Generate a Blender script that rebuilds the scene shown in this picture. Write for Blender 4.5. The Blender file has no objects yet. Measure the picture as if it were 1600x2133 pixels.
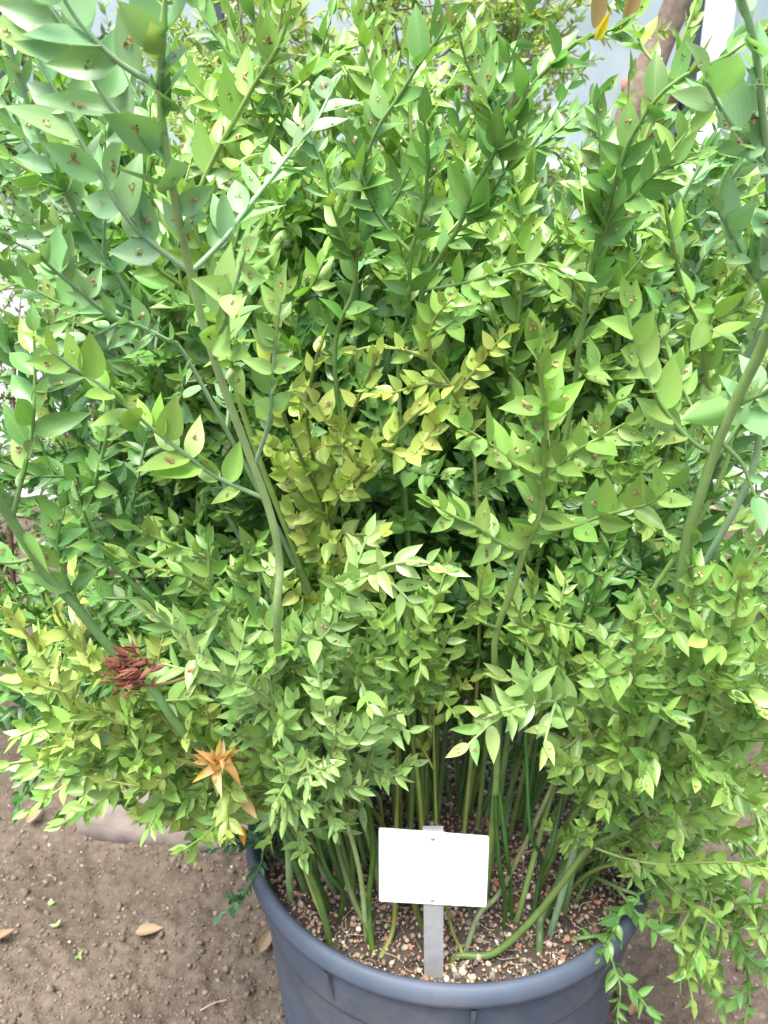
import bpy, math, random
import numpy as np
from mathutils import Vector

random.seed(7)
rng = np.random.default_rng(11)
scn = bpy.context.scene
COL = scn.collection
R = math.radians

# ------------------------------------------------------------------ camera, light, exposure
CAM = np.array([-0.085, -0.864, 1.18])
PITCH = R(19)
FPX = 1611.0                       # focal length in pixels of the 1600 x 2133 photograph
cd = bpy.data.cameras.new('camera')
cd.sensor_fit = 'VERTICAL'
cd.sensor_height = 36
cd.lens = FPX / 2133 * 36
cd.clip_start = 0.02
cd.clip_end = 500
cd.dof.use_dof = True
cd.dof.focus_distance = 0.58
cd.dof.aperture_fstop = 15.0
cam = bpy.data.objects.new('camera', cd)
cam.location = CAM
cam.rotation_euler = (math.pi / 2 - PITCH, 0, 0)
COL.objects.link(cam)
scn.camera = cam

SUN_EL, SUN_AZ = R(68), R(206)     # azimuth measured from +Y clockwise
world = bpy.data.worlds.new('World')
scn.world = world
world.use_nodes = True
wn = world.node_tree
sky = wn.nodes.new('ShaderNodeTexSky')
sky.sky_type = 'NISHITA'
sky.sun_disc = False
sky.sun_elevation = SUN_EL
sky.sun_rotation = SUN_AZ
sky.air_density = 1.0
sky.dust_density = 4.0
sky.ozone_density = 0.6
wn.nodes['Background'].inputs['Strength'].default_value = 0.14
wn.links.new(sky.outputs[0], wn.nodes['Background'].inputs[0])
sd = bpy.data.lights.new('sun', 'SUN')
sd.energy = 3.6
sd.angle = R(40)
sd.color = (1.0, 0.975, 0.94)
sun = bpy.data.objects.new('sun', sd)
sdir = Vector((math.sin(SUN_AZ) * math.cos(SUN_EL), math.cos(SUN_AZ) * math.cos(SUN_EL), math.sin(SUN_EL)))
sun.rotation_euler = sdir.to_track_quat('Z', 'Y').to_euler()
COL.objects.link(sun)
scn.view_settings.view_transform = 'Standard'
scn.view_settings.look = 'None'
scn.view_settings.exposure = 1.48
scn.view_settings.gamma = 1
scn.cycles.max_bounces = 8
scn.cycles.transmission_bounces = 6
scn.cycles.diffuse_bounces = 3

POT_H, POT_R, SOIL_Z = 0.45, 0.27, 0.415

# ------------------------------------------------------------------ helpers
CP, SP = math.cos(PITCH), math.sin(PITCH)


def ray(px, py):
    a, b = (px - 800) / FPX, (1066.5 - py) / FPX
    return np.array([a, CP + b * SP, -SP + b * CP])


def P(px, py, Y):
    d = ray(px, py)
    return CAM + d * ((Y - CAM[1]) / d[1])


def S(px, py, z=SOIL_Z):
    d = ray(px, py)
    return CAM + d * ((z - CAM[2]) / d[2])


def proj(p):
    q = np.atleast_2d(p) - CAM
    dep = q[:, 1] * CP - q[:, 2] * SP
    up = q[:, 1] * SP + q[:, 2] * CP
    return np.stack([800 + FPX * q[:, 0] / dep, 1066.5 - FPX * up / dep, dep], 1)


def unit(v):
    v = np.asarray(v, float)
    return v / np.maximum(np.linalg.norm(v, axis=-1, keepdims=True), 1e-9)


def spline(pts, n=60):
    """Catmull-Rom through pts, n samples evenly spaced in arc length."""
    p = np.asarray(pts, float)
    if len(p) == 2:
        p = np.array([p[0], (p[0] + p[1]) / 2, p[1]])
    q = np.vstack([2 * p[0] - p[1], p, 2 * p[-1] - p[-2]])
    out = []
    for i in range(1, len(q) - 2):
        t = np.linspace(0, 1, 14, endpoint=False)[:, None]
        a, b, c, d = q[i - 1], q[i], q[i + 1], q[i + 2]
        out.append(.5 * (2 * b + (c - a) * t + (2 * a - 5 * b + 4 * c - d) * t * t + (3 * b - a - 3 * c + d) * t ** 3))
    out = np.vstack(out + [p[-1:]])
    s = np.concatenate([[0], np.cumsum(np.linalg.norm(np.diff(out, axis=0), axis=1))])
    u = np.linspace(0, s[-1], n)
    return np.stack([np.interp(u, s, out[:, k]) for k in range(3)], 1), s[-1]


def frames(p):
    t = unit(np.gradient(p, axis=0))
    n = np.zeros_like(t)
    a = np.array([0.3, 1, 0.1])
    n[0] = unit(a - t[0] * np.dot(a, t[0]))
    for i in range(1, len(p)):
        v = n[i - 1] - t[i] * np.dot(n[i - 1], t[i])
        n[i] = unit(v)
    return t, n, np.cross(t, n)


def tube(p, r, k=7):
    t, n, b = frames(p)
    a = np.linspace(0, 2 * math.pi, k, endpoint=False)
    r = np.broadcast_to(r, (len(p),))
    v = p[:, None] + r[:, None, None] * (np.cos(a)[None, :, None] * n[:, None] + np.sin(a)[None, :, None] * b[:, None])
    m = len(p)
    i, j = np.meshgrid(np.arange(m - 1), np.arange(k), indexing='ij')
    j2 = (j + 1) % k
    f = np.stack([i * k + j, i * k + j2, (i + 1) * k + j2, (i + 1) * k + j], -1).reshape(-1, 4)
    return v.reshape(-1, 3), f


class Bag:
    """Collects vertices, faces, per-vertex colours and uvs for ONE mesh object."""
    def __init__(s):
        s.v, s.f, s.c, s.u, s.n = [], [], [], [], 0

    def add(s, v, f, c=(1, 1, 1), uv=None):
        v = np.asarray(v, float)
        s.v.append(v)
        f = np.asarray(f)
        s.f.append(f + s.n)
        c = np.broadcast_to(np.asarray(c, float), (len(v), 3))
        s.c.append(c)
        s.u.append(np.zeros((len(v), 2)) if uv is None else uv)
        s.n += len(v)

    def build(s, name, mat, parent=None, smooth=True):
        me = bpy.data.meshes.new(name)
        v = np.vstack(s.v)
        me.vertices.add(len(v))
        me.vertices.foreach_set('co', v.astype(np.float32).ravel())
        loops = np.concatenate([f.ravel() for f in s.f])
        sizes = np.concatenate([np.full(len(f), f.shape[1]) for f in s.f])
        me.loops.add(len(loops))
        me.loops.foreach_set('vertex_index', loops.astype(np.int32))
        me.polygons.add(len(sizes))
        start = np.concatenate([[0], np.cumsum(sizes)[:-1]])
        me.polygons.foreach_set('loop_start', start.astype(np.int32))
        me.polygons.foreach_set('use_smooth', np.full(len(sizes), smooth))
        me.update(calc_edges=True)
        ca = me.color_attributes.new('tint', 'FLOAT_COLOR', 'POINT')
        c4 = np.ones((len(v), 4), np.float32)
        c4[:, :3] = np.vstack(s.c)
        ca.data.foreach_set('color', c4.ravel())
        ua = me.attributes.new('blade', 'FLOAT2', 'POINT')
        ua.data.foreach_set('vector', np.vstack(s.u).astype(np.float32).ravel())
        me.materials.append(mat)
        me.validate()
        o = bpy.data.objects.new(name, me)
        COL.objects.link(o)
        if parent:
            o.parent = parent
        return o


def tag(o, label=None, cat=None, group=None, kind=None):
    for k, x in (('label', label), ('category', cat), ('group', group), ('kind', kind)):
        if x:
            o[k] = x
    return o


def empty(name, loc=(0, 0, 0)):
    o = bpy.data.objects.new(name, None)
    o.empty_display_size = .05
    o.location = loc
    COL.objects.link(o)
    return o


def box(bag, lo, hi, c=(1, 1, 1), rz=0, at=(0, 0, 0), bev=0.0):
    lo, hi = np.array(lo, float), np.array(hi, float)
    import bmesh
    bm = bmesh.new()
    bmesh.ops.create_cube(bm, size=1)
    for v in bm.verts:
        v.co = Vector((lo + hi) / 2) + Vector(np.array(v.co) * (hi - lo))
    if bev:
        bmesh.ops.bevel(bm, geom=list(bm.edges), offset=bev, segments=2, affect='EDGES')
    bm.verts.index_update()
    v = np.array([x.co[:] for x in bm.verts])
    ca, sa = math.cos(rz), math.sin(rz)
    v = np.stack([v[:, 0] * ca - v[:, 1] * sa, v[:, 0] * sa + v[:, 1] * ca, v[:, 2]], 1) + np.array(at)
    bm.faces.ensure_lookup_table()
    by = {}
    for f in bm.faces:
        by.setdefault(len(f.verts), []).append([x.index for x in f.verts])
    first = True
    base = bag.n
    bag.v.append(v); bag.c.append(np.broadcast_to(np.array(c, float), (len(v), 3))); bag.u.append(np.zeros((len(v), 2)))
    for k, fs in by.items():
        bag.f.append(np.array(fs) + base)
    bag.n += len(v)
    bm.free()


def lathe(profile, k=96, c=(1, 1, 1), bag=None, at=(0, 0, 0)):
    p = np.array(profile, float)
    a = np.linspace(0, 2 * math.pi, k, endpoint=False)
    v = np.stack([p[:, None, 0] * np.cos(a), p[:, None, 0] * np.sin(a), np.repeat(p[:, 1:2], k, 1)], -1).reshape(-1, 3) + np.array(at)
    i, j = np.meshgrid(np.arange(len(p) - 1), np.arange(k), indexing='ij')
    j2 = (j + 1) % k
    f = np.stack([i * k + j, i * k + j2, (i + 1) * k + j2, (i + 1) * k + j], -1).reshape(-1, 4)
    bag.add(v, f, c)


def ico(sub=1):
    import bmesh
    bm = bmesh.new()
    bmesh.ops.create_icosphere(bm, subdivisions=sub, radius=1)
    v = np.array([x.co[:] for x in bm.verts])
    bm.verts.index_update()
    f = np.array([[x.index for x in q.verts] for q in bm.faces])
    bm.free()
    return v, f


def rand_rot(n):
    q = unit(rng.normal(size=(n, 4)))
    w, x, y, z = q.T
    return np.stack([1 - 2 * (y * y + z * z), 2 * (x * y - z * w), 2 * (x * z + y * w),
                     2 * (x * y + z * w), 1 - 2 * (x * x + z * z), 2 * (y * z - x * w),
                     2 * (x * z - y * w), 2 * (y * z + x * w), 1 - 2 * (x * x + y * y)], 1).reshape(n, 3, 3)


def lumps(bag, pos, size, cols, sub=1, rough=.28, flat=(.6, 1)):
    """Many irregular pebbles or clods."""
    v0, f0 = ico(sub)
    n = len(pos)
    sc = np.stack([np.ones(n), rng.uniform(.65, 1, n), rng.uniform(flat[0], flat[1], n)], 1)
    v = v0[None] * (1 + rng.normal(0, rough, (n, len(v0), 1)).clip(-.5, .5)) * sc[:, None]
    v = np.einsum('nij,nkj->nki', rand_rot(n), v) * size[:, None, None] + pos[:, None]
    f = (f0[None] + (np.arange(n) * len(v0))[:, None, None]).reshape(-1, 3)
    bag.add(v.reshape(-1, 3), f, np.repeat(cols, len(v0), 0))


# ------------------------------------------------------------------ materials
def mat(name):
    m = bpy.data.materials.new(name)
    m.use_nodes = True
    nt = m.node_tree
    return m, nt, nt.nodes['Principled BSDF'], nt.nodes['Material Output']


def N(nt, t, **kw):
    n = nt.nodes.new('ShaderNode' + t)
    for k, v in kw.items():
        if k.startswith('i_'):
            key = k[2:]
            n.inputs[int(key) if key.isdigit() else key.replace('_', ' ')].default_value = v
        else:
            setattr(n, k, v)
    return n


def noise(nt, scale, detail=6, rough=.6, coord='Object', vec=None):
    n = N(nt, 'TexNoise', i_Scale=scale, i_Detail=detail, i_Roughness=rough)
    if vec is None:
        tc = N(nt, 'TexCoord')
        vec = tc.outputs[coord]
    nt.links.new(vec, n.inputs['Vector'])
    return n.outputs[0]


def ramp(nt, src, stops):
    r = N(nt, 'ValToRGB')
    e = r.color_ramp.elements
    while len(e) < len(stops):
        e.new(.5)
    for x, (p, c) in zip(e, stops):
        x.position = p
        x.color = (*c, 1) if len(c) == 3 else c
    nt.links.new(src, r.inputs[0])
    return r.outputs[0]


def mixc(nt, a, b, f, mode='MIX'):
    m = N(nt, 'Mix', data_type='RGBA', blend_type=mode)
    for s, x in ((6, a), (7, b)):
        if isinstance(x, tuple):
            m.inputs[s].default_value = (*x, 1)
        else:
            nt.links.new(x, m.inputs[s])
    if isinstance(f, float):
        m.inputs[0].default_value = f
    else:
        nt.links.new(f, m.inputs[0])
    return m.outputs[2]


def bump(nt, bsdf, src, strength=.3, dist=.002):
    b = N(nt, 'Bump', i_Strength=strength, i_Distance=dist)
    nt.links.new(src, b.inputs['Height'])
    nt.links.new(b.outputs[0], bsdf.inputs['Normal'])


def math_(nt, op, a, b=None, c=None):
    m = N(nt, 'Math', operation=op)
    for i, x in enumerate((a, b, c)):
        if x is None:
            continue
        if isinstance(x, (int, float)):
            m.inputs[i].default_value = x
        else:
            nt.links.new(x, m.inputs[i])
    return m.outputs[0]


def leaf_material(name, rough=.4, trans=.3, veins=True):
    m, nt, b, out = mat(name)
    at = N(nt, 'Attribute', attribute_name='tint')
    bl = N(nt, 'Attribute', attribute_name='blade')
    sep = N(nt, 'SeparateXYZ')
    nt.links.new(bl.outputs['Vector'], sep.inputs[0])
    col = at.outputs['Color']
    blot = noise(nt, 90, 3)
    col = mixc(nt, col, mixc(nt, col, (1.22, 1.1, .85), 1.0, 'MULTIPLY'), math_(nt, 'MULTIPLY', blot, .7))
    if veins:
        av = math_(nt, 'ABSOLUTE', sep.outputs[1])
        # the pale midrib and fine long veins that belong to the blade itself
        mid = ramp(nt, av, [(0, (1, 1, 1)), (.09, (0, 0, 0))])
        col = mixc(nt, col, (.30, .42, .17), math_(nt, 'MULTIPLY', mid, .38))
        st = math_(nt, 'SINE', math_(nt, 'MULTIPLY', sep.outputs[1], 40.0))
        bump(nt, b, math_(nt, 'ADD', math_(nt, 'MULTIPLY', st, .5), blot), .07, .0004)
        col = mixc(nt, col, mixc(nt, col, (.80, .85, .83), 1.0, 'MULTIPLY'), math_(nt, 'MULTIPLY_ADD', math_(nt, 'SINE', math_(nt, 'MULTIPLY_ADD', blot, 5.0, math_(nt, 'MULTIPLY', sep.outputs[1], 27.0))), .16, .3))
        tipn = math_(nt, 'ADD', sep.outputs[0], math_(nt, 'MULTIPLY', noise(nt, 22, 2), .34))
        col = mixc(nt, col, (.42, .28, .11), ramp(nt, tipn, [(.0, (0, 0, 0)), (.94, (0, 0, 0)), (.99, (.8, .8, .8)), (1.0, (.9, .9, .9))]) if False else math_(nt, 'GREATER_THAN', tipn, 1.185))
        spot = noise(nt, 420, 2)
        col = mixc(nt, col, (.30, .24, .08), math_(nt, 'MULTIPLY', math_(nt, 'GREATER_THAN', spot, .74), .55))
        edge = ramp(nt, av, [(.93, (0, 0, 0)), (1, (1, 1, 1))])
        col = mixc(nt, col, (.32, .42, .16), math_(nt, 'MULTIPLY', edge, .3))
    nt.links.new(col, b.inputs['Base Color'])
    b.inputs['Roughness'].default_value = rough
    b.inputs['Specular IOR Level'].default_value = .55
    tr = N(nt, 'BsdfTranslucent')
    nt.links.new(mixc(nt, col, (1.2, 1.3, .65), 1.0, 'MULTIPLY'), tr.inputs[0])
    mx = N(nt, 'MixShader', i_0=trans)
    nt.links.new(b.outputs[0], mx.inputs[1])
    nt.links.new(tr.outputs[0], mx.inputs[2])
    nt.links.new(mx.outputs[0], out.inputs[0])
    return m


def tint_material(name, rough=.7, var=.35, scale=60, bmp=.3, bdist=.002, spec=.4, metal=0.):
    m, nt, b, out = mat(name)
    at = N(nt, 'Attribute', attribute_name='tint')
    n = noise(nt, scale)
    g = ramp(nt, n, [(.3, (1 - var,) * 3), (.7, (1 + var,) * 3)])
    nt.links.new(mixc(nt, at.outputs['Color'], g, 1.0, 'MULTIPLY'), b.inputs['Base Color'])
    b.inputs['Roughness'].default_value = rough
    b.inputs['Specular IOR Level'].default_value = spec
    b.inputs['Metallic'].default_value = metal
    bump(nt, b, n, bmp, bdist)
    return m


M_LEAF = leaf_material('cladode', .34, .24)
M_BGLEAF = leaf_material('shrub_leaf', .5, .3, veins=False)
M_DRYLEAF = leaf_material('dry_leaf', .6, .35)
M_STEM = tint_material('green_stem', .45, .22, 45, .15, .001)
M_FLOWER = tint_material('dried_flower', .8, .3, 300, .2, .001)
M_BARK = tint_material('bark', .9, .4, 30, .6, .006)
M_STONE = tint_material('pebble', .85, .3, 120, .3, .001)
M_CLAY = tint_material('terracotta', .8, .2, 20, .2, .002)
M_WHITE = tint_material('white_paint', .45, .06, 8, .05, .001)
M_POST = tint_material('dark_post', .5, .2, 10, .1, .001)


def soil_material():
    m, nt, b, out = mat('brown_soil')
    n1, n2, n3 = noise(nt, 3.2, 8), noise(nt, 45, 8, .7), noise(nt, 260, 4, .7)
    c = ramp(nt, n1, [(.3, (.094, .073, .055)), (.7, (.162, .132, .102))])
    c = mixc(nt, c, ramp(nt, n2, [(.3, (.55, .52, .5)), (.55, (1, 1, 1)), (.75, (1.3, 1.28, 1.25))]), .9, 'MULTIPLY')
    c = mixc(nt, c, (.27, .23, .19), ramp(nt, n3, [(.67, (0, 0, 0)), (.72, (1, 1, 1))]))
    nt.links.new(c, b.inputs['Base Color'])
    b.inputs['Roughness'].default_value = .95
    b.inputs['Specular IOR Level'].default_value = .15
    bump(nt, b, math_(nt, 'ADD', n2, n3), .8, .006)
    return m


M_SOIL = soil_material()


def pot_material():
    m, nt, b, out = mat('dark_blue_plastic')
    n1, n2 = noise(nt, 9, 8, .65), noise(nt, 240, 3)
    c = ramp(nt, n1, [(.35, (.048, .066, .098)), (.7, (.078, .098, .134))])
    c = mixc(nt, c, (.22, .22, .22), ramp(nt, n2, [(.70, (0, 0, 0)), (.76, (.6, .6, .6))]))
    nt.links.new(c, b.inputs['Base Color'])
    nt.links.new(ramp(nt, n1, [(.3, (.5,) * 3), (.7, (.66,) * 3)]), b.inputs['Roughness'])
    c2 = mixc(nt, c, (.17, .15, .13), ramp(nt, noise(nt, 5.5, 9, .75), [(.50, (0, 0, 0)), (.72, (.55, .55, .55))]))
    nt.links.new(c2, b.inputs['Base Color'])
    bump(nt, b, n2, .12, .0008)
    return m


M_POT = pot_material()


def metal_material():
    m, nt, b, out = mat('dull_zinc')
    n = noise(nt, 60, 6)
    nt.links.new(ramp(nt, n, [(.3, (.34, .35, .35)), (.7, (.46, .47, .47))]), b.inputs['Base Color'])
    b.inputs['Metallic'].default_value = .35
    b.inputs['Roughness'].default_value = .5
    bump(nt, b, n, .1, .0006)
    return m


M_ZINC = metal_material()


def glass_material():
    m, nt, b, out = mat('pale_glass')
    n = noise(nt, 2.2, 4)
    nt.links.new(ramp(nt, n, [(.3, (.22, .28, .31)), (.7, (.36, .42, .45))]), b.inputs['Base Color'])
    b.inputs['Roughness'].default_value = .12
    return m


M_GLASS = glass_material()

# ------------------------------------------------------------------ leaves
US = np.array([0, .05, .14, .27, .42, .58, .73, .86, .95, 1.0])
VS = np.array([-1, -.55, 0, .55, 1.0])


def leaf_profile(u, k=.66, q=1.22):
    w = (u ** k) * ((1 - u) ** q)
    um = k / (k + q)
    w = w / ((um ** k) * ((1 - um) ** q))
    return np.maximum(w, .035) * np.where(u > .985, .3, 1)


def leaf_verts(pos, d, nrm, L, W, fold, bend, cup, us=US, vs=VS, twist=None):
    n = len(pos)
    d = unit(d)
    nrm = unit(nrm - d * np.sum(nrm * d, 1, keepdims=True))
    side = np.cross(d, nrm)
    prof = leaf_profile(us)
    U, V = np.meshgrid(us, vs, indexing='ij')
    Wd = np.repeat(prof[:, None], len(vs), 1) * V
    x = L[:, None, None] * (U - .5 * np.abs(bend)[:, None, None] * .3 * U ** 2)
    y = W[:, None, None] * Wd
    aw = np.abs(Wd)
    z = fold[:, None, None] * W[:, None, None] * aw + cup[:, None, None] * W[:, None, None] * aw ** 2 \
        + (bend * L)[:, None, None] * (U ** 2 - .35 * U)
    v = pos[:, None, None] + x[..., None] * d[:, None, None] + y[..., None] * side[:, None, None] + z[..., None] * nrm[:, None, None]
    a, b = len(us), len(vs)
    i, j = np.meshgrid(np.arange(a - 1), np.arange(b - 1), indexing='ij')
    f = np.stack([i * b + j, i * b + j + 1, (i + 1) * b + j + 1, (i + 1) * b + j], -1).reshape(-1, 4)
    f = (f[None] + (np.arange(n) * a * b)[:, None, None]).reshape(-1, 4)
    uv = np.broadcast_to(np.stack([U, V], -1)[None], (n, a, b, 2)).reshape(-1, 2)
    return v.reshape(-1, 3), f, uv, a * b, nrm


HUE = {  # real leaf colours: young shoots are yellow green, old ones deep or bluish green
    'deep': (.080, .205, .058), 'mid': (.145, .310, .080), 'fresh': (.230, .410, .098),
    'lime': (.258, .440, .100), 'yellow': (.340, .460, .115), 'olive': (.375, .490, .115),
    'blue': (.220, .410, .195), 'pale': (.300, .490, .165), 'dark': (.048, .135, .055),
}
FLOWERS = []
CENTRE = np.array([0, 0, .6])


class Shoot:
    def __init__(s, hue):
        s.stem, s.hue = Bag(), np.array(HUE[hue])
        s.L = []                      # leaf rows: pos, d, n, L, W, fold, bend, cup, colour
        s.withered = None

    def axis(s, pts, r0, r1, n=46, col=None, k=7):
        p, ln = spline(pts, n)
        r = r0 + (r1 - r0) * np.linspace(0, 1, n) ** 1.2
        r[-1] *= .4
        c = np.array(col) * 1.15 if col is not None else s.hue * np.array([1.0, .85, .95]) * .9 + np.array([.012, .012, .006])
        g = 1 + rng.normal(0, .05)
        v, f = tube(p, r, k)
        s.stem.add(v, f, c * g)
        return p, ln

    def leaves(s, p, ln, L, t0=0., t1=1., gap=None, wide=.42, open_=50, curl=0., hue=None, keep=None, flat=.74, tip=True):
        gap = gap or L * .25
        L = L * 1.14
        wide = wide * .91
        cnt = max(3, int(ln * (t1 - t0) / gap))
        t, nn, bb = frames(p)
        ts = np.linspace(t0, t1, cnt) + rng.normal(0, .25 / cnt, cnt)
        ts = ts.clip(0, 1)
        hue_ = s.hue if hue is None else np.array(HUE[hue])
        side0 = 1 if rng.random() < .5 else -1
        for k, u in enumerate(ts):
            if keep is not None and not keep(u):
                continue
            x = u * (len(p) - 1)
            i = min(int(x), len(p) - 2)
            pos = p[i] + (p[i + 1] - p[i]) * (x - i)
            T = t[i]
            out = pos - CENTRE
            out = out * np.array([1, 1, .3])
            F = unit(out) * .55 + np.array([0, -.62, .42]) + rng.normal(0, .25, 3)
            F = F - T * np.dot(F, T)
            if np.linalg.norm(F) < .25:
                F = nn[i]
            F = unit(F)
            A = np.cross(T, F)
            if rng.random() < flat:
                ph = (0 if (k % 2) else math.pi) + rng.normal(0, .38)
            else:
                ph = k * 2.4 + rng.normal(0, .4)
            ph *= side0
            rad = math.cos(ph) * A + math.sin(ph) * F
            rel = (u - t0) / max(t1 - t0, 1e-6)
            op = R(open_ + rng.normal(0, 11) - (22 * max(0, rel - .75) / .25 if tip else 0))
            d = math.cos(op) * T + math.sin(op) * rad
            up = np.array([0, -.45, .8])
            nrm = .5 * (T - d * np.dot(T, d)) + .75 * F + .35 * up + rng.normal(0, .30, 3)
            size = L * (1 - .28 * rel ** 2) * (.75 + .25 * min(1, rel / .12)) * rng.normal(1, .13)
            if rel > .96 and tip:
                d = unit(T + rng.normal(0, .12, 3)); size *= .95
            cj = hue_ * np.exp(rng.normal(0, .13)) * np.exp(rng.normal(0, .05, 3))
            if rng.random() < .03:
                cj = cj * .5 + np.array(HUE['yellow']) * .5
            elif rng.random() < .12:
                cj = cj * .5 + np.array(HUE['deep']) * .5
            s.L.append((pos, d, nrm, size, size * wide * .5 * rng.uniform(.88, 1.14), rng.uniform(.10, .48), rng.normal(.06, .14) + curl * rng.uniform(.2, 1) * (1 if rng.random() < .7 else -.6),
                        rng.uniform(-.05, .25) + curl * .7, cj))
        return s

    def build(s, parent, flowers=.4, name='shoot', label=None):
        st = s.stem.build(name, M_STEM, parent)
        if label:
            st['label'] = label
        if s.L:
            a = [np.array(x) for x in zip(*s.L)]
            q = proj(a[0] + unit(a[1]) * a[3][:, None] * .6)
            ok = ~((q[:, 0] > 765) & (q[:, 0] < 1045) & (q[:, 1] > 1685) & (q[:, 1] < 1900))   # the name plate stands clear of the leaves
            a = [x[ok] for x in a]
            bag = Bag()
            v, f, uv, k, nrm = leaf_verts(*a[:8])
            col = np.repeat(a[8], k, 0)
            bag.add(v, f, col, uv)
            lo = bag.build('leaves', M_LEAF, st)
            m = rng.random(len(a[0])) < flowers
            if m.any():
                d = unit(a[1][m])
                c = a[0][m] + d * (a[3][m] * rng.uniform(.38, .5, m.sum()))[:, None] + nrm[m] * (a[6][m] * a[3][m] * .03 + .0012)[:, None]
                FLOWERS.append((c, nrm[m], d, (a[3][m] / .03) ** .7))
        return st


def flowers_at(bag, c, nrm, d, size):
    n = len(c)
    kk = (size * rng.uniform(.55, 1.15, n))[:, None]
    for q in range(5):
        tang = unit(np.cross(nrm, d) * rng.normal(size=(n, 1)) + d * rng.normal(size=(n, 1)))
        up = unit(nrm + rng.normal(0, .6, (n, 3)))
        sd = np.cross(tang, up)
        l = rng.uniform(.0012, .0028, n)[:, None] * kk
        w = rng.uniform(.0005, .0011, n)[:, None] * kk
        o = c + tang * .0004
        v = np.stack([o - sd * w, o + sd * w, o + tang * l * .6 + up * l * .6 + sd * w, o + tang * l * .6 + up * l * .6 - sd * w,
                      o + tang * l * 1.2 + up * l * .25 + sd * w * .5, o + tang * l * 1.2 + up * l * .25 - sd * w * .6], 1)
        f = np.array([[0, 1, 2, 3], [3, 2, 4, 5]])
        f = (f[None] + (np.arange(n) * 6)[:, None, None]).reshape(-1, 4)
        base = np.where(rng.random((n, 1)) < .5, np.array([[.22, .13, .06]]), np.array([[.44, .31, .16]]))
        bag.add(v.reshape(-1, 3), f, np.repeat(base * rng.uniform(.6, 1.3, (n, 1)), 6, 0))


def ip(pts, Y0, Y1):
    n = len(pts)
    d = np.concatenate([[0], np.cumsum([math.dist(pts[i], pts[i + 1]) for i in range(n - 1)])])
    return np.array([P(x, y, Y0 + (Y1 - Y0) * (d[i] / d[-1])) for i, (x, y) in enumerate(pts)])


def auto_base(p0):
    q = p0[:2] * .42 + rng.normal(0, .03, 2)
    r = np.linalg.norm(q)
    if r > .205:
        q *= .205 / r
    return np.array([q[0], q[1], SOIL_Z - .012])


def root_path(p, base):
    """base in the pot gravel, an arching lower stem, then the traced points."""
    b = auto_base(p[0]) if base is None else (S(*base) - np.array([0, 0, .012]))
    g = p[0] - b
    first = p[1] - p[0]
    mid = b + g * np.array([.38, .38, .55]) + rng.normal(0, .006, 3)
    return np.vstack([b, mid, p])


def hidden_front(q):
    """Nothing leafy hangs in front of the bare stems, the name plate and the rim in this plant."""
    x, y, dep = proj(q)[0]
    return (555 < x < 880 and y > 1600 or 880 <= x < 1270 and y > 1440) and dep < 1.0


def side_branches(s, p, ln, t0, t1, n, L, blen, hue=None, wide=.45, guard=True, curl=0., elev=48):
    t, nn, bb = frames(p)
    a0 = rng.uniform(0, 6.28)
    for k in range(n):
        u = t0 + (t1 - t0) * (k + rng.uniform(.1, .7)) / n
        i = min(int(u * (len(p) - 1)), len(p) - 2)
        az = a0 + k * 2.4
        rad = math.cos(az) * nn[i] + math.sin(az) * bb[i]
        e = R(elev + rng.normal(0, 8))
        d = math.cos(e) * t[i] + math.sin(e) * rad
        l = blen * (1.1 - .5 * (u - t0) / max(t1 - t0, .01)) * rng.uniform(.75, 1.2)
        q = [p[i], p[i] + d * l * .5 + np.array([0, 0, -.004]), p[i] + d * l + np.array([0, 0, rng.uniform(-.02, .03)])]
        if guard and any(hidden_front(x) for x in q[1:]):
            continue
        bp, bl = s.axis(q, .0017, .0009, 16, k=5)
        s.leaves(bp, bl, L, .14, 1, wide=wide, hue=hue, curl=curl)


# ------------------------------------------------------------------ the big potted plant
plant = empty('butchers_broom', (0, 0, 0))
tag(plant, 'large dense green shrub with pointed leaves filling the dark blue pot', 'shrub')


def sh(pts, Y0, Y1, hue='fresh', L=.027, base=None, r=(4.2, 2.2), frm=0., br=(), auto=0, blen=.11, wide=.46, gap=None, fl=.4, curl=0., to=1., root=True, label=None, open_=50, flat=.74, col=None, guard=True):
    s = Shoot(hue)
    q = ip(pts, Y0, Y1)
    full = root_path(q, base) if root else q
    p, ln = s.axis(full, r[0] / 1000, r[1] / 1000, 70, col=col, k=9)
    # arc parameter where the traced part starts
    i0 = int(np.argmin(np.linalg.norm(p - q[0], axis=1)))
    t0 = i0 / (len(p) - 1)
    t0 = t0 + (1 - t0) * frm
    if frm < 1:
        s.leaves(p, ln, L, t0, to, gap=gap, wide=wide, curl=curl, open_=open_, flat=flat)
    if auto:
        side_branches(s, p, ln, max(t0 - .12, .3), .93, auto, L * .92, blen, wide=wide, curl=curl, guard=guard)
    for b in br:
        bp2, bY0, bY1, bL, bh = b[:5]
        t_from = b[5] if len(b) > 5 else .12
        k = np.argmin(np.hypot(*(proj(p)[:, :2] - np.array(bp2[0])).T))
        y_off = p[k][1] - bY0
        bq = ip(bp2, p[k][1], p[k][1] + (bY1 - bY0))
        bq[0] = p[k]
        bp, bl = s.axis(bq, .0017, .0008, 30, k=6)
        s.leaves(bp, bl, bL, t_from, 1, wide=wide, hue=bh, open_=open_, curl=curl)
    return s.build(plant, flowers=fl, label=label)


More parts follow.
